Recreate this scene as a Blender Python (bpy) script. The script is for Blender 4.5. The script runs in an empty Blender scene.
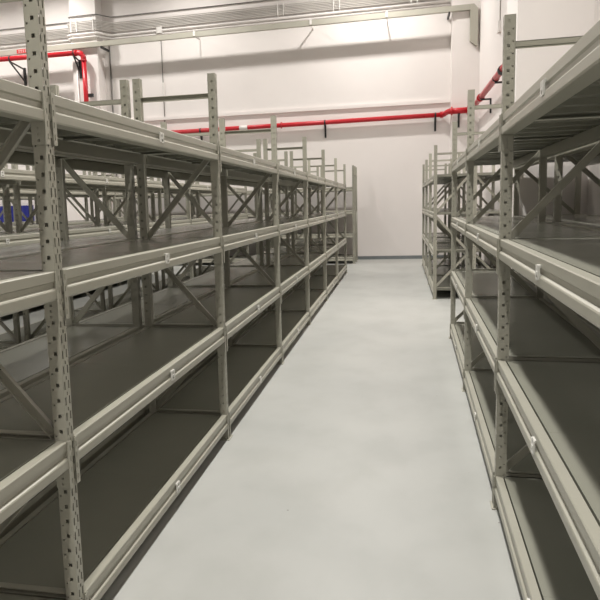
import bpy, bmesh, math
from mathutils import Vector, Matrix
PI = math.pi
scn = bpy.context.scene
COL = scn.collection

# ------------------------------------------------------------------ materials
def new_mat(name):
    m = bpy.data.materials.new(name); m.use_nodes = True
    nt = m.node_tree
    return m, nt, nt.nodes['Principled BSDF']

def noisy(name, c1, c2, scale, rough, detail=4.0, metallic=0.0, spec=0.5, rvar=0.0, bump=0.0, bscale=200.0):
    m, nt, b = new_mat(name)
    tc = nt.nodes.new('ShaderNodeTexCoord')
    n = nt.nodes.new('ShaderNodeTexNoise'); n.inputs['Scale'].default_value = scale; n.inputs['Detail'].default_value = detail
    nt.links.new(tc.outputs['Object'], n.inputs['Vector'])
    r = nt.nodes.new('ShaderNodeValToRGB')
    r.color_ramp.elements[0].position = 0.35; r.color_ramp.elements[1].position = 0.68
    r.color_ramp.elements[0].color = (*c1, 1); r.color_ramp.elements[1].color = (*c2, 1)
    nt.links.new(n.outputs['Fac'], r.inputs['Fac'])
    nt.links.new(r.outputs['Color'], b.inputs['Base Color'])
    b.inputs['Roughness'].default_value = rough
    b.inputs['Metallic'].default_value = metallic
    b.inputs['Specular IOR Level'].default_value = spec
    if rvar:
        mp = nt.nodes.new('ShaderNodeMapRange')
        mp.inputs['To Min'].default_value = rough - rvar; mp.inputs['To Max'].default_value = rough + rvar
        nt.links.new(n.outputs['Fac'], mp.inputs['Value']); nt.links.new(mp.outputs['Result'], b.inputs['Roughness'])
    if bump:
        n2 = nt.nodes.new('ShaderNodeTexNoise'); n2.inputs['Scale'].default_value = bscale; n2.inputs['Detail'].default_value = 3
        nt.links.new(tc.outputs['Object'], n2.inputs['Vector'])
        bp = nt.nodes.new('ShaderNodeBump'); bp.inputs['Strength'].default_value = bump; bp.inputs['Distance'].default_value = 0.002
        nt.links.new(n2.outputs['Fac'], bp.inputs['Height']); nt.links.new(bp.outputs['Normal'], b.inputs['Normal'])
    return m

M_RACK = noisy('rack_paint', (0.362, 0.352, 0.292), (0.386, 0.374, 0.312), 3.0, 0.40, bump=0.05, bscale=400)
M_RACK_SHADED = noisy('rack_paint_shaded', (0.268, 0.268, 0.222), (0.286, 0.285, 0.236), 2.2, 0.26, spec=0.8, rvar=0.012, bump=0.05, bscale=300)  # same paint as the rack, darkened: shade between shelves put into the colour
M_CLIP = noisy('clip_plastic', (0.62, 0.615, 0.57), (0.70, 0.69, 0.65), 20, 0.3)
M_HOOK = noisy('dark_hook', (0.05, 0.05, 0.045), (0.09, 0.09, 0.08), 20, 0.5)
M_WALL = noisy('wall_paint', (0.83, 0.785, 0.76), (0.86, 0.815, 0.79), 0.8, 0.85, bump=0.08, bscale=60)
M_HALL = noisy('dim_wall_paint', (0.30, 0.29, 0.28), (0.35, 0.34, 0.33), 0.8, 0.9)
M_CEIL = noisy('ceiling_paint', (0.20, 0.20, 0.195), (0.25, 0.25, 0.24), 0.8, 0.9)
M_BASE = noisy('baseboard_paint', (0.17, 0.19, 0.195), (0.21, 0.23, 0.235), 2.0, 0.6)
M_RED = noisy('fire_pipe_red', (0.50, 0.012, 0.022), (0.58, 0.020, 0.030), 3.0, 0.32)
M_SIGNR = noisy('sign_red', (0.60, 0.035, 0.04), (0.66, 0.05, 0.05), 6.0, 0.5)
M_WHITE = noisy('white_paint', (0.78, 0.75, 0.72), (0.83, 0.80, 0.77), 4.0, 0.5)
M_BLACK = noisy('bracket_black', (0.018, 0.018, 0.02), (0.035, 0.035, 0.035), 8.0, 0.5)
M_TRAY = noisy('tray_beige', (0.43, 0.415, 0.35), (0.47, 0.455, 0.39), 1.5, 0.5)
M_COND = noisy('conduit_grey', (0.56, 0.53, 0.50), (0.63, 0.60, 0.56), 2.0, 0.5)
M_DCOND = noisy('conduit_dark', (0.16, 0.15, 0.14), (0.22, 0.21, 0.20), 3.0, 0.5)
M_BLUE = noisy('blue_sheet', (0.012, 0.018, 0.20), (0.018, 0.028, 0.27), 1.2, 0.5)
M_BOLT = noisy('zinc_bolt', (0.55, 0.54, 0.52), (0.65, 0.64, 0.62), 20, 0.3, metallic=0.9)

# epoxy floor: pale grey with soft cloudy mottling, faint scuffs and tiny specks
def floor_mat():
    m, nt, b = new_mat('epoxy_floor')
    tc = nt.nodes.new('ShaderNodeTexCoord')
    def noise(scale, detail, sx=1, sy=1):
        mp = nt.nodes.new('ShaderNodeMapping'); mp.inputs['Scale'].default_value = (sx, sy, 1)
        nt.links.new(tc.outputs['Object'], mp.inputs['Vector'])
        n = nt.nodes.new('ShaderNodeTexNoise'); n.inputs['Scale'].default_value = scale; n.inputs['Detail'].default_value = detail
        nt.links.new(mp.outputs['Vector'], n.inputs['Vector'])
        return n.outputs['Fac']
    def ramp(fac, p0, c0, p1, c1):
        r = nt.nodes.new('ShaderNodeValToRGB')
        r.color_ramp.elements[0].position = p0; r.color_ramp.elements[1].position = p1
        r.color_ramp.elements[0].color = (*c0, 1); r.color_ramp.elements[1].color = (*c1, 1)
        nt.links.new(fac, r.inputs['Fac']); return r.outputs['Color']
    def mul(a, c, f):
        x = nt.nodes.new('ShaderNodeMix'); x.data_type = 'RGBA'; x.blend_type = 'MULTIPLY'; x.inputs['Factor'].default_value = f
        nt.links.new(a, x.inputs[6]); nt.links.new(c, x.inputs[7]); return x.outputs[2]
    base = ramp(noise(1.1, 5), 0.3, (0.408, 0.415, 0.395), 0.72, (0.466, 0.470, 0.445))
    scuff = ramp(noise(3.2, 9, 1.0, 0.7), 0.36, (0.87, 0.87, 0.86), 0.56, (1, 1, 1))
    v = nt.nodes.new('ShaderNodeTexVoronoi'); v.inputs['Scale'].default_value = 3.1
    nt.links.new(tc.outputs['Object'], v.inputs['Vector'])
    speck = ramp(v.outputs['Distance'], 0.012, (0.35, 0.32, 0.30), 0.02, (1, 1, 1))
    c = mul(mul(base, scuff, 0.5), speck, 0.8)
    nt.links.new(c, b.inputs['Base Color'])
    b.inputs['Roughness'].default_value = 0.42
    b.inputs['Specular IOR Level'].default_value = 0.35
    return m
M_FLOOR = floor_mat()

# ------------------------------------------------------------------ mesh helpers
def box(bm, x0, x1, y0, y1, z0, z1):
    vs = [bm.verts.new(p) for p in ((x0,y0,z0),(x1,y0,z0),(x1,y1,z0),(x0,y1,z0),(x0,y0,z1),(x1,y0,z1),(x1,y1,z1),(x0,y1,z1))]
    for f in ((3,2,1,0),(4,5,6,7),(0,1,5,4),(1,2,6,5),(2,3,7,6),(3,0,4,7)):
        bm.faces.new([vs[i] for i in f])

def bar(bm, a, b, w, h, up=(0, 1, 0)):
    """rectangular bar from a to b; w along 'up', h across"""
    a, b = Vector(a), Vector(b); d = (b - a).normalized()
    u = Vector(up); u = (u - d * u.dot(d)).normalized(); s = d.cross(u)
    vs = []
    for p in (a, b):
        for i, j in ((-1,-1),(1,-1),(1,1),(-1,1)):
            vs.append(bm.verts.new(p + u*(w/2*i) + s*(h/2*j)))
    for f in ((3,2,1,0),(4,5,6,7),(0,1,5,4),(1,2,6,5),(2,3,7,6),(3,0,4,7)):
        bm.faces.new([vs[i] for i in f])

def prism_y(bm, prof, y0, y1):
    """closed profile in x,z swept along y"""
    a = [bm.verts.new((x, y0, z)) for x, z in prof]
    b = [bm.verts.new((x, y1, z)) for x, z in prof]
    n = len(prof)
    for i in range(n):
        j = (i + 1) % n
        bm.faces.new((a[i], a[j], b[j], b[i]))
    bm.faces.new(a[::-1]); bm.faces.new(b)

def tube(bm, pts, r, n=12):
    pts = [Vector(p) for p in pts]; rings = []
    for i, p in enumerate(pts):
        t = ((pts[i] - pts[i-1]).normalized() if i else Vector()) + ((pts[i+1] - pts[i]).normalized() if i < len(pts)-1 else Vector())
        t.normalize()
        u = Vector((0, 0, 1)) if abs(t.z) < 0.8 else Vector((0, 1, 0))
        u = (u - t*u.dot(t)).normalized(); s = t.cross(u)
        k = 1.0
        if 0 < i < len(pts)-1:
            c = (pts[i+1]-pts[i]).normalized().dot(t); k = 1/max(c, 0.5)
        rings.append([bm.verts.new(p + (u*math.cos(q) + s*math.sin(q))*r*(k if len(pts) < 4 else 1)) for q in [2*PI*m/n for m in range(n)]])
    for A, B in zip(rings, rings[1:]):
        for m in range(n):
            f = bm.faces.new((A[m], A[(m+1) % n], B[(m+1) % n], B[m])); f.smooth = True
    bm.faces.new(rings[0][::-1]); bm.faces.new(rings[-1])

def mesh_of(name, bm, mat):
    bmesh.ops.recalc_face_normals(bm, faces=bm.faces)
    me = bpy.data.meshes.new(name); bm.to_mesh(me); bm.free()
    me.materials.append(mat)
    return me

def link(name, me, parent=None, loc=(0,0,0), rot=None):
    o = bpy.data.objects.new(name, me); COL.objects.link(o)
    if parent: o.parent = parent
    o.location = loc
    if rot: o.rotation_euler = rot
    return o

def obj(name, bm, mat, parent=None):
    return link(name, mesh_of(name, bm, mat), parent)

def tag(o, label, cat, group=None):
    o['label'] = label; o['category'] = cat
    if group: o['group'] = group
    return o

def struct(name, bm, mat, label=None):
    o = obj(name, bm, mat); o['kind'] = 'structure'
    if label: o['label'] = label
    return o

def thing(name, label, cat, loc=(0,0,0), rz=0.0, group=None):
    o = bpy.data.objects.new(name, None); COL.objects.link(o)
    o.location = loc; o.rotation_euler = (0, 0, rz); o.empty_display_size = 0.2
    return tag(o, label, cat, group)

# ------------------------------------------------------------------ rack component meshes
LV = [0.155, 0.697, 1.236, 1.769]      # shelf surfaces
PW, PD = 0.045, 0.044                  # upright: width along the row, depth
HB = 0.088                             # beam height

def sheet(bm, fn, us, rows, holes):
    """perforated sheet: fn(u, z) -> point; holes(i_u, i_row) -> True to leave open"""
    cache = {}
    def V(i, j):
        k = (i, j)
        if k not in cache: cache[k] = bm.verts.new(fn(us[i], rows[j]))
        return cache[k]
    for i in range(len(us)-1):
        for j in range(len(rows)-1):
            if not holes(i, j):
                bm.faces.new((V(i,j), V(i+1,j), V(i+1,j+1), V(i,j+1)))

def post_mesh(height):
    bm = bmesh.new()
    br = [0.0, 0.005, 0.011, 0.0165, 0.0285, 0.032, 0.0355, 0.0475]
    rows = []; k = 0
    while 0.05*k < height - 0.049:
        rows += [0.05*k + b for b in br]; k += 1
    rows.append(0.05*k); rows.append(height) if height - 0.05*k > 0.002 else None
    nb = 8*k
    h = PW/2
    fu = [-h, -0.0165, -0.0080, -0.0035, 0.0035, 0.0080, 0.0165, h]
    def fh(i, j):
        if j >= nb: return False
        q = j % 8
        return (i in (1, 5) and 1 <= q <= 4) or (i == 3 and q == 6)
    sheet(bm, lambda u, z: (0, u, z), fu, rows, fh)
    su = [0, 0.013, 0.0245, 0.033, 0.039, PD]
    def sh(big):
        def f(i, j):
            if j >= nb: return False
            q = j % 8
            return (i == 1 and q == big) or (i == 3 and q == 1)
        return f
    sheet(bm, lambda u, z: (u, -h, z), su, rows, sh(6))
    sheet(bm, lambda u, z: (u, h, z), su, rows, sh(3))
    for s in (-1, 1):
        sheet(bm, lambda u, z: (PD, s*u, z), [h, 0.0005], [0, height], lambda i, j: False)
    bmesh.ops.remove_doubles(bm, verts=bm.verts, dist=1e-5)
    bmesh.ops.recalc_face_normals(bm, faces=bm.faces)
    bmesh.ops.solidify(bm, geom=list(bm.faces), thickness=0.0018)
    return mesh_of('upright_post', bm, M_RACK)

def foot_mesh():
    bm = bmesh.new()
    box(bm, -0.016, PD+0.004, -0.045, 0.045, 0.0, 0.005)
    box(bm, 0.004, PD-0.004, -PW/2-0.004, -PW/2-0.0005, 0.005, 0.07)
    box(bm, 0.004, PD-0.004, PW/2+0.0005, PW/2+0.004, 0.005, 0.07)
    for y in (-0.034, 0.034):
        tube(bm, [(0.010, y, 0.005), (0.010, y, 0.016)], 0.007, 6)
    return mesh_of('base_plate', bm, M_RACK)

BPROF = [(0.030, 0), (0.003, 0), (0.0, -0.003), (0, -0.031), (0.006, -0.035), (0.006, -0.050),
         (-0.003, -0.055), (-0.005, -0.059), (-0.005, -0.083), (-0.002, -HB), (0.050, -HB), (0.050, -0.036), (0.030, -0.036)]
def beam_mesh(L):
    bm = bmesh.new(); prism_y(bm, BPROF, PW/2 + 0.004, L - PW/2 - 0.004)
    return mesh_of('shelf_beam', bm, M_RACK)

def connector_mesh():
    bm = bmesh.new()
    zs = [-0.155, -0.146, -0.138, -0.128, -0.120, -0.110, -0.102, 0.0]
    sheet(bm, lambda u, z: (u, 0, z), [-0.0075, 0.018, 0.025, PD], zs, lambda i, j: i == 1 and j in (1, 3, 5))
    bmesh.ops.recalc_face_normals(bm, faces=bm.faces)
    bmesh.ops.solidify(bm, geom=list(bm.faces), thickness=0.003)
    b2 = bmesh.new()
    zz = [-0.155, -0.140, -0.122, -0.104, -0.086, -0.068, -0.050, -0.032, -0.014, 0.0]
    sheet(b2, lambda u, z: (-0.0075, u, z), [-0.011, -0.007, -0.001, 0.010], zz, lambda i, j: i == 1 and j % 2 == 1)
    bmesh.ops.recalc_face_normals(b2, faces=b2.faces)
    bmesh.ops.solidify(b2, geom=list(b2.faces), thickness=0.002)
    tmp = bpy.data.meshes.new('tmp'); b2.to_mesh(tmp); b2.free(); bm.from_mesh(tmp); bpy.data.meshes.remove(tmp)
    return mesh_of('beam_connector', bm, M_RACK)

def clip_mesh():
    bm = bmesh.new()
    for y in (-0.017, 0.017):
        box(bm, -0.0085, -0.004, y-0.007, y+0.007, -0.066, -0.024)
    box(bm, -0.010, -0.004, -0.011, 0.011, -0.052, -0.042)
    box(bm, -0.0095, -0.004, -0.011, 0.011, -0.068, -0.062)
    box(bm, -0.006, 0.004, -0.020, 0.020, -0.030, -0.022)
    return mesh_of('label_clip', bm, M_CLIP)

def hook_mesh():
    bm = bmesh.new()
    tube(bm, [(-0.006, -0.030, -0.030), (-0.018, -0.033, -0.036), (-0.020, -0.033, -0.048), (-0.008, -0.030, -0.056)], 0.0045, 8)
    return mesh_of('clip_hook', bm, M_HOOK)

def panel_mesh(length, depth):
    """steel shelf panel with turned-down edges and pressed ribs underneath; runs 0..length along y"""
    bm = bmesh.new()
    x0, x1 = 0.0365, depth - 0.0365
    t = 0.0025
    box(bm, x0, x1, 0, length, -t, 0)
    box(bm, x0, x0+t, 0, length, -0.026, -t); box(bm, x1-t, x1, 0, length, -0.026, -t)
    box(bm, x0, x1, 0, t, -0.034, -t); box(bm, x0, x1, length-t, length, -0.034, -t)
    box(bm, x0, x1, t, 0.018, -0.034, -0.0315); box(bm, x0, x1, length-0.018, length-t, -0.034, -0.0315)
    n = 4
    for k in range(n):
        y = length*(k+0.5)/n
        a = [bm.verts.new((x0+0.004, y+d, z)) for d, z in ((-0.045,-t),(-0.030,-0.028),(0.030,-0.028),(0.045,-t))]
        b = [bm.verts.new((x1-0.004, y+d, z)) for d, z in ((-0.045,-t),(-0.030,-0.028),(0.030,-0.028),(0.045,-t))]
        for i in range(3): bm.faces.new((a[i], a[i+1], b[i+1], b[i]))
        bm.faces.new(a[::-1]); bm.faces.new(b)
    return mesh_of('shelf_panel', bm, M_RACK_SHADED)

def brace_mesh(za, zb, depth):
    """diagonal from front upright (height za) to rear upright (height zb)"""
    bm = bmesh.new()
    a, b = Vector((PD*0.55, 0, za)), Vector((depth - PD*0.55, 0, zb))
    bar(bm, a, b, 0.004, 0.032)
    d = (b-a).normalized(); s = d.cross(Vector((0,1,0)))
    for k in (-1, 1):
        bar(bm, a + s*0.0145*k + Vector((0,0.008,0)), b + s*0.0145*k + Vector((0,0.008,0)), 0.016, 0.003)
    return mesh_of('diagonal_brace', bm, M_RACK)

def tie_mesh(z, depth):
    bm = bmesh.new()
    q = 0.013 if z > 2 else 0.009
    box(bm, PD*0.7, depth-PD*0.7, -0.014, -0.011, z-q, z+q)
    box(bm, PD*0.7, depth-PD*0.7, -0.014, 0.014, z+q-0.003, z+q)
    box(bm, PD*0.7, depth-PD*0.7, -0.014, 0.014, z-q, z-q+0.003)
    return mesh_of('tie_bar', bm, M_RACK)

_cache = {}
def cached(key, fn):
    if key not in _cache: _cache[key] = fn()
    return _cache[key]

def rack(label, loc, rz, nbay, L, depth, pattern, fine, height=2.167, group='steel shelving rows', rear_clip=False):
    """a run of nbay bays; local front plane x = 0 facing -x, row runs along +y"""
    t = thing('storage_rack', label, 'shelving', loc, rz, group)
    P = cached(('post', height), lambda: post_mesh(height))
    F = cached('foot', foot_mesh); B = cached(('beam', L), lambda: beam_mesh(L))
    CN = cached('conn', connector_mesh); CL = cached('clip', clip_mesh); HK = cached('hook', hook_mesh)
    plen = (L - 0.050)/2 - 0.001
    PN = cached(('panel', L, depth), lambda: panel_mesh(plen, depth))
    # zig-zag bracing: pattern 0 -> top end at the front, 1 -> top end at the rear
    seq = [(LV[3]-0.030, LV[2]-0.015), (LV[2]-0.045, LV[1]-0.015), (LV[1]-0.045, LV[0]+0.010)]
    for k in range(nbay+1):
        y = k*L
        for rear in (0, 1):
            o = link('upright_post', P, t, (depth if rear else 0, y, 0.004), (0, 0, PI if rear else 0))
            link('base_plate', F, o, (0, 0, -0.004))
        for i, (hi, lo) in enumerate(seq):
            front_hi = (i + pattern) % 2 == 0
            za, zb = (hi, lo) if front_hi else (lo, hi)
            me = cached(('brace', za, zb, depth), lambda: brace_mesh(za, zb, depth))
            link('diagonal_brace', me, t, (0, y, 0))
        for z in (2.05, LV[1]+0.006, LV[0]+0.006):
            me = cached(('tie', z, depth), lambda: tie_mesh(z, depth))
            link('tie_bar', me, t, (0, y, 0))
    for k in range(nbay):
        for z in LV:
            for rear in (0, 1):
                if rear: b = link('shelf_beam', B, t, (depth, (k+1)*L, z), (0, 0, PI))
                else:    b = link('shelf_beam', B, t, (0, k*L, z))
                if fine and (not rear or fine > 1):
                    link('beam_connector', CN, b, (0, PW/2+0.002, 0))
                    link('beam_connector', CN, b, (0, L-PW/2-0.002, 0), None).scale = (1, -1, 1)
                if fine and not rear:
                    c = link('label_clip', CL, b, (0, L/2, 0)); c['label'] = 'white plastic clip'
                    h = None
            for q in (0, 1):
                link('shelf_panel', PN, t, (0, k*L + 0.0255 + q*(plen+0.001), z))
    return t

GL = 'steel shelving rows'
YE = 13.92
# left of the aisle: two rows back to back, then further double rows beyond side aisles
rack('long grey-green steel shelving row lining the left side of the central aisle', (-1.021, YE, 0), PI, 7, 2.0, 0.5, 0, 1)
rack('steel shelving row standing back to back behind the row left of the central aisle', (-2.056, -0.08, 0), 0, 7, 2.0, 0.5, 0, 1)
def pair(xf, y0, n, la, lb):
    rack(la, (xf, YE, 0), PI, n, 2.0, 0.5, 0, 1 if xf > -4 else 0)
    if lb: rack(lb, (xf-1.065, y0, 0), 0, n, 2.0, 0.5, 0, 0)
pair(-3.05, 3.92, 5, 'steel shelving row across the first side aisle, seen through the left racks',
     'steel shelving row backing onto the first row beyond the left side aisle')
pair(-5.10, 7.92, 3, 'steel shelving row across the second side aisle at far left',
     'steel shelving row backing onto the row across the second side aisle')
pair(-7.15, 9.92, 2, 'farthest short steel shelving row at the left before the blue panel', None)
# row along the back wall
rack('steel shelving row standing along the back wall at the left end of the aisle', (-1.005, 16.0, 0), PI/2, 3, 2.0, 0.5, 1, 0, height=2.25)
rack('steel shelving row squeezed between the end row and the back wall at left', (-7.0, 17.06, 0), -PI/2, 3, 2.0, 0.5, 1, 0, height=2.25)
# right of the aisle
AV = 0.0222
vx, vy = 0.3906, 1.163
rack('near grey-green steel shelving row on the right side of the central aisle', (vx, vy, 0), -AV, 3, 2.009, 0.53, 1, 1)
def vpt(x, y):
    return (vx + x*math.cos(AV) + y*math.sin(AV), vy - x*math.sin(AV) + y*math.cos(AV), 0)
rack('steel shelving row back to back behind the near right row, beside the right wall', vpt(1.185, 3*2.009), PI-AV, 3, 2.009, 0.60, 1, 0)
AW = 0.004
rack('far right shelving row past the cross aisle, near the back wall', (0.4907, 10.09, 0), -AW, 3, 1.75, 0.5, 1, 0)
rack('shelving row back to back behind the far right row, against the right wall', (0.4907+1.035+0.021, 10.09+5.25, 0), PI-AW, 3, 1.75, 0.5, 1, 0)

# ------------------------------------------------------------------ room shell
XL, XR, YB, YF, ZC = -13.0, 1.80, 17.2, -5.0, 9.6
bm = bmesh.new(); box(bm, XL-0.2, XR+0.2, YF-0.2, YB+0.2, -0.15, 0); struct('floor', bm, M_FLOOR)
bm = bmesh.new(); box(bm, XL-0.2, XR+0.2, YF-0.2, YB+0.2, ZC, ZC+0.15); struct('ceiling', bm, M_CEIL)
bm = bmesh.new(); box(bm, XL-0.2, XR+0.2, YB, YB+0.2, 0, ZC); struct('wall_back', bm, M_WALL)
bm = bmesh.new(); box(bm, XL-0.2, XR+0.2, YF-0.2, YF, 0, ZC); struct('wall_front', bm, M_HALL)
bm = bmesh.new(); box(bm, XL-0.2, XL, YF, YB, 0, ZC); struct('wall_left', bm, M_WALL)
bm = bmesh.new(); box(bm, XR, XR+0.2, YF, YB, 0, ZC); struct('wall_right', bm, M_WALL)
bm = bmesh.new(); box(bm, -7.45, 1.20, YB-0.014, YB, 0, 0.079); struct('baseboard_back', bm, M_BASE)
bm = bmesh.new(); box(bm, XL, -8.15, YB-0.014, YB, 0, 0.079); struct('baseboard_back', bm, M_BASE)
bm = bmesh.new(); box(bm, XR-0.014, XR, YF, 7.26, 0, 0.079); box(bm, XR-0.014, XR, 7.95, 16.8, 0, 0.079); struct('baseboard_right', bm, M_BASE)
bm = bmesh.new(); box(bm, -8.15, -7.45, 16.80, YB, 0, ZC); struct('column', bm, M_WALL, 'white square column on the back wall at left')
bm = bmesh.new(); box(bm, 1.20, XR, 16.80, YB, 0, ZC); struct('column', bm, M_WALL, 'white column in the right corner of the back wall')
bm = bmesh.new(); box(bm, 1.12, XR, 7.26, 7.95, 0, ZC); struct('column', bm, M_WALL, 'white column on the right wall beside the cross aisle')
# thin plaster ledge across the back wall above the red pipe
bm = bmesh.new(); box(bm, -7.45, 1.20, YB-0.05, YB, 3.67, 3.75)
struct('trim_1', bm, M_WALL)

# ------------------------------------------------------------------ fire pipes
RP = 0.054
YP = 17.085
def pz(x): return 3.335 + (x + 5.4)*0.0085     # the low pipe runs with a slight fall
def arc(c, a, b, n=6):
    """points on a quarter bend from corner c towards a and b"""
    c, a, b = Vector(c), Vector(a), Vector(b)
    return [(a*(1-t)**2 + c*2*t*(1-t) + b*t*t) for t in [i/n for i in range(n+1)]]

fp = thing('fire_pipe', 'red fire pipe running level across the back wall and on along right wall', 'pipe', (-2.0, YP, 3.36))
def child(name, bm, mat, parent, label=None):
    o = obj(name, bm, mat, parent)
    o.matrix_parent_inverse = Matrix.Translation(-Vector(parent.location))
    if label: o['label'] = label
    return o
bm = bmesh.new()
tube(bm, [(-7.38, YP, pz(-7.38)), (1.03, YP, pz(1.03))], RP, 16); child('pipe_run', bm, M_RED, fp)
bm = bmesh.new()
tube(bm, [(1.03, YP, pz(1.03)), (1.06, 17.00, pz(1.06)+0.004), (1.12, 16.68, 3.405), (1.16, 16.66, 3.41)], RP*1.1, 16)
child('pipe_elbow', bm, M_RED, fp)
bm = bmesh.new(); tube(bm, [(1.14, 16.66, 3.405), (1.56, 16.66, 3.41)], RP*1.25, 16); child('pipe_run', bm, M_RED, fp)
for x0, x1, y in ((0.97, 1.00, YP), (1.01, 1.04, YP-0.01), (-2.83, -2.80, YP)):
    bm = bmesh.new(); tube(bm, [(x0, y, pz(x0)), (x1, y, pz(x1))], RP*1.42, 16); child('pipe_coupling', bm, M_RED, fp)
for x0, x1 in ((1.18, 1.21), (1.53, 1.56)):
    bm = bmesh.new(); tube(bm, [(x0, 16.66, 3.408), (x1, 16.66, 3.408)], RP*1.8, 16); child('pipe_flange', bm, M_RED, fp)
pts = arc((1.62, 16.66, 3.41), (1.54, 16.66, 3.41), (1.62, 16.50, 3.41))
bm = bmesh.new(); tube(bm, pts, RP*1.2, 16); child('pipe_elbow', bm, M_RED, fp)
bm = bmesh.new(); tube(bm, [(1.62, 16.50, 3.41), (1.62, 7.96, 3.455)], RP, 16); child('pipe_run', bm, M_RED, fp)
for y in (14.9, 11.9):
    bm = bmesh.new(); tube(bm, [(1.62, y, 3.42), (1.62, y-0.12, 3.421)], RP*1.4, 16); child('pipe_coupling', bm, M_BLACK if y < 12 else M_RED, fp, 'black pipe coupling' if y < 12 else None)
bm = bmesh.new(); tube(bm, [(-3.88, YP, pz(-3.88)), (-3.67, YP, pz(-3.67))], RP*1.03, 16); child('pipe_marker', bm, M_WHITE, fp, 'white band on the red pipe')
for x, y, yw in ((-4.9, YP, YB), (-1.74, YP, YB), (0.86, YP, YB), (1.36, 16.66, 16.80)):
    z = pz(x) if y == YP else 3.408
    bm = bmesh.new()
    box(bm, x-0.022, x+0.022, y-0.03, yw, z-RP-0.03, z-RP)
    box(bm, x-0.022, x+0.022, yw-0.03, yw, z-0.36, z-RP)
    bar(bm, (x, y, z-RP-0.015), (x, yw-0.015, z-0.33), 0.03, 0.02, (1, 0, 0))
    tube(bm, [(x-0.018, y, z), (x+0.018, y, z)], RP*1.1, 16)
    child('pipe_bracket', bm, M_BLACK, fp, 'black steel pipe bracket')
for y in (14.6, 12.6, 10.2):
    z = 3.42
    bm = bmesh.new()
    box(bm, 1.60, XR, y-0.022, y+0.022, z-RP-0.03, z-RP)
    box(bm, XR-0.03, XR, y-0.022, y+0.022, z-0.34, z-RP)
    tube(bm, [(1.62, y-0.018, z), (1.62, y+0.018, z)], RP*1.1, 16)
    child('pipe_bracket', bm, M_BLACK, fp, 'black steel pipe bracket')

up = thing('fire_pipe', 'red fire pipe high at upper left, turning down in front of the column', 'pipe', (-8.5, 16.62, 5.37))
YU = 16.62
bm = bmesh.new(); tube(bm, [(XL, YU, 5.375), (-7.91, YU, 5.375)], 0.062, 16); child('pipe_run', bm, M_RED, up)
bm = bmesh.new(); tube(bm, arc((-7.75, YU, 5.375), (-7.93, YU, 5.375), (-7.75, YU, 5.19)), 0.068, 16); child('pipe_elbow', bm, M_RED, up)
bm = bmesh.new(); tube(bm, [(-7.75, YU, 5.20), (-7.75, YU, 3.36)], 0.060, 16); child('pipe_run', bm, M_RED, up)
for a, b in (((-7.98, YU, 5.375), (-7.94, YU, 5.375)), ((-7.75, YU, 5.20), (-7.75, YU, 5.16))):
    bm = bmesh.new(); tube(bm, [a, b], 0.078, 16); child('pipe_coupling', bm, M_RED, up)
bm = bmesh.new(); tube(bm, [(-7.75, YU, 3.36), (-7.75, YU, 3.30)], 0.075, 16); child('pipe_cap', bm, M_RED, up)
for x, yw in ((-9.80, YB), (-8.00, 16.80)):
    bm = bmesh.new()
    bar(bm, (x, YU-0.05, 5.30), (x+0.06, yw, 5.20), 0.03, 0.03, (1, 0, 0))
    bar(bm, (x, YU-0.05, 5.30), (x+0.08, yw-0.02, 4.86), 0.03, 0.03, (1, 0, 0))
    box(bm, x+0.03, x+0.10, yw-0.03, yw, 4.78, 5.24)
    tube(bm, [(x-0.02, YU, 5.375), (x+0.02, YU, 5.375)], 0.068, 16)
    child('pipe_bracket', bm, M_BLACK, up, 'black triangular pipe bracket')
bm = bmesh.new(); tube(bm, [(-7.75, YU+0.01, 4.32), (-7.70, 16.80, 4.32)], 0.03, 10); box(bm, -7.70, -7.56, YU, YU+0.06, 4.28, 4.36)
child('pipe_valve', bm, M_BLACK, up, 'black valve fitting')

# red sign plate above the upper pipe, white characters too small to read
sg = thing('pipe_sign', 'small red sign with white characters above the upper left pipe', 'sign', (-9.46, 16.685, 5.545))
bm = bmesh.new(); box(bm, -9.62, -9.30, 16.660, 16.675, 5.495, 5.590); child('sign_plate', bm, M_SIGNR, sg)
bm = bmesh.new()
for i in range(4):
    x = -9.575 + i*0.062
    box(bm, x, x+0.044, 16.655, 16.661, 5.562, 5.570); box(bm, x, x+0.044, 16.655, 16.661, 5.515, 5.522)
    box(bm, x+0.018, x+0.026, 16.655, 16.661, 5.512, 5.575); box(bm, x+0.004, x+0.040, 16.655, 16.661, 5.540, 5.546)
child('sign_lettering', bm, M_WHITE, sg, 'white characters')

# ------------------------------------------------------------------ cable tray, conduits
ct = thing('cable_tray', 'beige metal cable tray running straight across the top of the back wall', 'cable tray', (-4.0, 16.74, 5.58))
bm = bmesh.new()
def trayz(x): return 5.60 + (x + 10.0)*0.0095
a = (XL+0.01, 16.74, trayz(XL)-0.055); b = (1.578, 16.74, trayz(1.578)-0.055)
bar(bm, a, b, 0.12, 0.10, (0, 0, 1)); child('tray_run', bm, M_TRAY, ct)
bm = bmesh.new(); prof = [(1.58, 4.92), (1.74, 4.80), (1.74, 5.62), (1.66, 5.715), (1.58, 5.715)]
va = [bm.verts.new((x, 16.685, z)) for x, z in prof]; vb = [bm.verts.new((x, 16.798, z)) for x, z in prof]
bm.faces.new(va); bm.faces.new(vb[::-1])
for i in range(5): bm.faces.new((va[i], va[(i+1) % 5], vb[(i+1) % 5], vb[i]))
child('tray_drop', bm, M_TRAY, ct)
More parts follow.
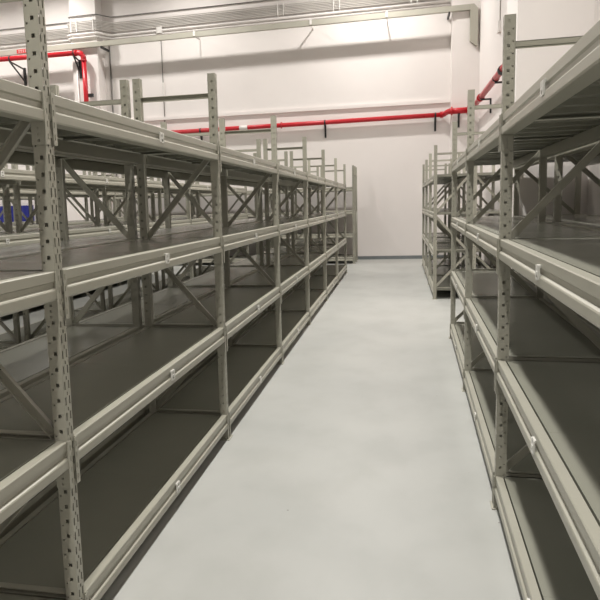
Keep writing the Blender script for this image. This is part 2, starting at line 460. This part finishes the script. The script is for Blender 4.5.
for x, yw, c in ((-9.2, YB, 1), (-7.30, YB, 0), (-4.85, YB, 1), (-2.0, YB, 1), (-0.25, YB, 1), (1.13, YB, 0)):
    z = trayz(x)
    bm = bmesh.new()
    box(bm, x-(0.008 if c else 0.02), x+(0.008 if c else 0.02), 16.80 if c else 16.70, yw - 0.002, z-0.10 if c else z-0.165, z-0.05 if c else z-0.116)
    if c: box(bm, x-0.025, x+0.025, 16.675, 16.69, z-0.10, z+0.02)
    child('tray_bracket', bm, M_WHITE if c else M_BLACK, ct, 'white tray bracket' if c else 'black tray bracket')

# bundle of thin parallel conduits that steps out around the column
cb = thing('conduit_bundle', 'bundle of thin grey conduits high on the back wall, stepping around the column', 'conduit', (-4.0, 17.1, 6.05))
def jog(z, yo, r, nseg=None):
    """conduit on the wall, around the left column, and on to the right corner"""
    yw, yc = YB - yo, 16.80 - yo
    zz = lambda x: z + (x + 7.0)*0.010
    bm = bmesh.new()
    tube(bm, [(XL, yw, zz(XL)-0.02), (-8.22-yo, yw, zz(-8.2)-0.02), (-8.16-yo, yc+0.05, zz(-8.15)), (-8.12, yc, zz(-8.1)),
              (-7.48, yc, zz(-7.48)), (-7.43+yo*0.3, yc+0.02, zz(-7.4)), (-7.18, yw, zz(-7.18)), (1.19, yw, zz(1.19))], r, 8)
    return bm
for i in range(7):
    child('conduit', jog(5.945 + i*0.036, 0.05, 0.0145), M_COND, cb)
for x in (-8.10, -7.95, -7.50):
    bm = bmesh.new(); box(bm, x-0.012, x+0.012, 16.725, 16.80, 5.91, 6.20); child('conduit_clamp', bm, M_WHITE, cb, 'white conduit clamp')
for x in (-2.85, -1.5, 0.3):
    for d in (0, 0.14):
        bm = bmesh.new(); box(bm, x+d-0.012, x+d+0.012, YB-0.075, YB, 5.96, 6.25); child('conduit_clamp', bm, M_WHITE, cb, 'white conduit clamp')
w1 = tag(obj('conduit', jog(5.855, 0.06, 0.032), M_WHITE), 'thick white conduit directly under the grey conduit bundle on back wall', 'conduit')
w2 = tag(obj('conduit', jog(5.775, 0.05, 0.022), M_WHITE), 'thin white conduit just above the beige cable tray on back wall', 'conduit')
bmj = jog(6.31, 0.03, 0.013)
tag(obj('cable', bmj, M_DCOND), 'thin dark cable line above the grey conduit bundle at wall top', 'cable')
# junction box and vertical drops
jb = bmesh.new(); box(jb, -5.95, -5.81, YB-0.11, YB-0.02, 5.80, 5.95); box(jb, -6.02, -5.95, YB-0.08, YB-0.05, 5.84, 5.88)
tag(obj('junction_box', jb, M_WHITE), 'small white junction box on the conduits above the tray at left', 'junction box')
bm = bmesh.new(); tube(bm, [(-7.28, YB-0.02, 5.66), (-7.28, YB-0.02, 0.3)], 0.018, 8)
tag(obj('conduit', bm, M_DCOND), 'dark vertical conduit on the back wall just right of the left column', 'conduit')
vd = thing('conduit', 'pale thin vertical conduit dropping from the tray to the ledge, left half', 'conduit', (-5.87, YB-0.02, 4.7))
bm = bmesh.new(); tube(bm, [(-5.87, YB-0.015, 5.8), (-5.87, YB-0.015, 3.4)], 0.010, 8); child('conduit_run', bm, M_DCOND, vd)
bm = bmesh.new(); box(bm, -5.885, -5.855, YB-0.03, YB, 4.25, 4.60); child('conduit_cover', bm, M_WHITE, vd, 'white cover strip')
bm = bmesh.new(); tube(bm, [(-8.02, 16.78, 5.2), (-8.02, 16.78, 0.1)], 0.018, 8)
tag(obj('conduit', bm, M_WHITE), 'white vertical conduit on the front of the left wall column', 'conduit')
rc = thing('conduit', 'thin vertical conduit with a small white box on the right wall', 'conduit', (1.79, 13.5, 5.2))
bm = bmesh.new(); tube(bm, [(XR-0.012, 13.5, ZC), (XR-0.012, 13.5, 4.55)], 0.010, 8); child('conduit_run', bm, M_COND, rc)
bm = bmesh.new(); box(bm, XR-0.05, XR, 13.44, 13.60, 4.36, 4.55); child('switch_box', bm, M_WHITE, rc, 'small white box')

# ------------------------------------------------------------------ blue ribbed panel behind the far left racks
bm = bmesh.new(); n = 40; x0, x1 = -12.2, -9.62
front, back = [], []
for i in range(n*2+1):
    x = x0 + (x1-x0)*i/(n*2)
    front.append((x, 16.92 + (0.018 if i % 2 else 0.0))); back.append((x, front[-1][1] + 0.012))
ring = front + back[::-1]
a = [bm.verts.new((x, y, 0.0)) for x, y in ring]; b = [bm.verts.new((x, y, 1.61)) for x, y in ring]
m = len(ring)
for i in range(m): bm.faces.new((a[i], a[(i+1) % m], b[(i+1) % m], b[i]))
for i in range(n*2):
    for r in (a, b): bm.faces.new((r[i], r[i+1], r[m-2-i], r[m-1-i]))
tag(obj('partition_panel', bm, M_BLUE), 'blue ribbed panel standing by the back wall behind the far left racks', 'panel')

# ------------------------------------------------------------------ lamps: rows of linear fittings over the aisles
def lamp(x, y, watts, z=7.4):
    d = bpy.data.lights.new('hall_lamp', 'AREA'); d.shape = 'RECTANGLE'; d.size = 0.20; d.size_y = 0.24
    d.energy = watts; d.color = (1.0, 0.965, 0.915); d.spread = math.radians(152)
    o = bpy.data.objects.new('hall_lamp', d); COL.objects.link(o); o.location = (x, y, z)
for x, e in ((-0.53, 235), (-4.9, 68), (-8.6, 80), (-12.0, 80)):
    for y, k in ((-1.8, 0.72), (3.8, 0.76), (9.6, 0.95), (15.4, 0.53)):
        lamp(x, y, e*k*(2.2 if y > 12 and x < -4 else 1), 7.4 if y > 12 else 6.7)

w = bpy.data.worlds.new('hall_air'); scn.world = w; w.use_nodes = True
w.node_tree.nodes['Background'].inputs[0].default_value = (0.9, 0.92, 1, 1)
w.node_tree.nodes['Background'].inputs[1].default_value = 0.0

# ------------------------------------------------------------------ camera
F_PX, CX = 681.79, 246.76
pitch, yaw, roll = 0.137372, -0.220660, -0.031506
cp, sp, cy, sy, cr, sr = math.cos(pitch), math.sin(pitch), math.cos(yaw), math.sin(yaw), math.cos(roll), math.sin(roll)
fwd = Vector((sy*cp, cy*cp, -sp)); rt = Vector((cy, -sy, 0)); upv = rt.cross(fwd)
R = cr*rt + sr*upv; U = -sr*rt + cr*upv
cam = bpy.data.cameras.new('camera'); co = bpy.data.objects.new('camera', cam); COL.objects.link(co)
mw = Matrix.Identity(4)
for i in range(3):
    mw[i][0] = R[i]; mw[i][1] = U[i]; mw[i][2] = -fwd[i]
mw[0][3], mw[1][3], mw[2][3] = 0.0, 0.0, 1.4154
co.matrix_world = mw
cam.sensor_width = 36.0; cam.lens = F_PX*36.0/600.0
cam.shift_x = (300.0 - CX)/600.0
cam.clip_start = 0.05; cam.clip_end = 100
scn.camera = co

vs = scn.view_settings
vs.view_transform = 'Standard'; vs.look = 'None'; vs.gamma = 1.0; vs.use_curve_mapping = False
vs.exposure = 0.27
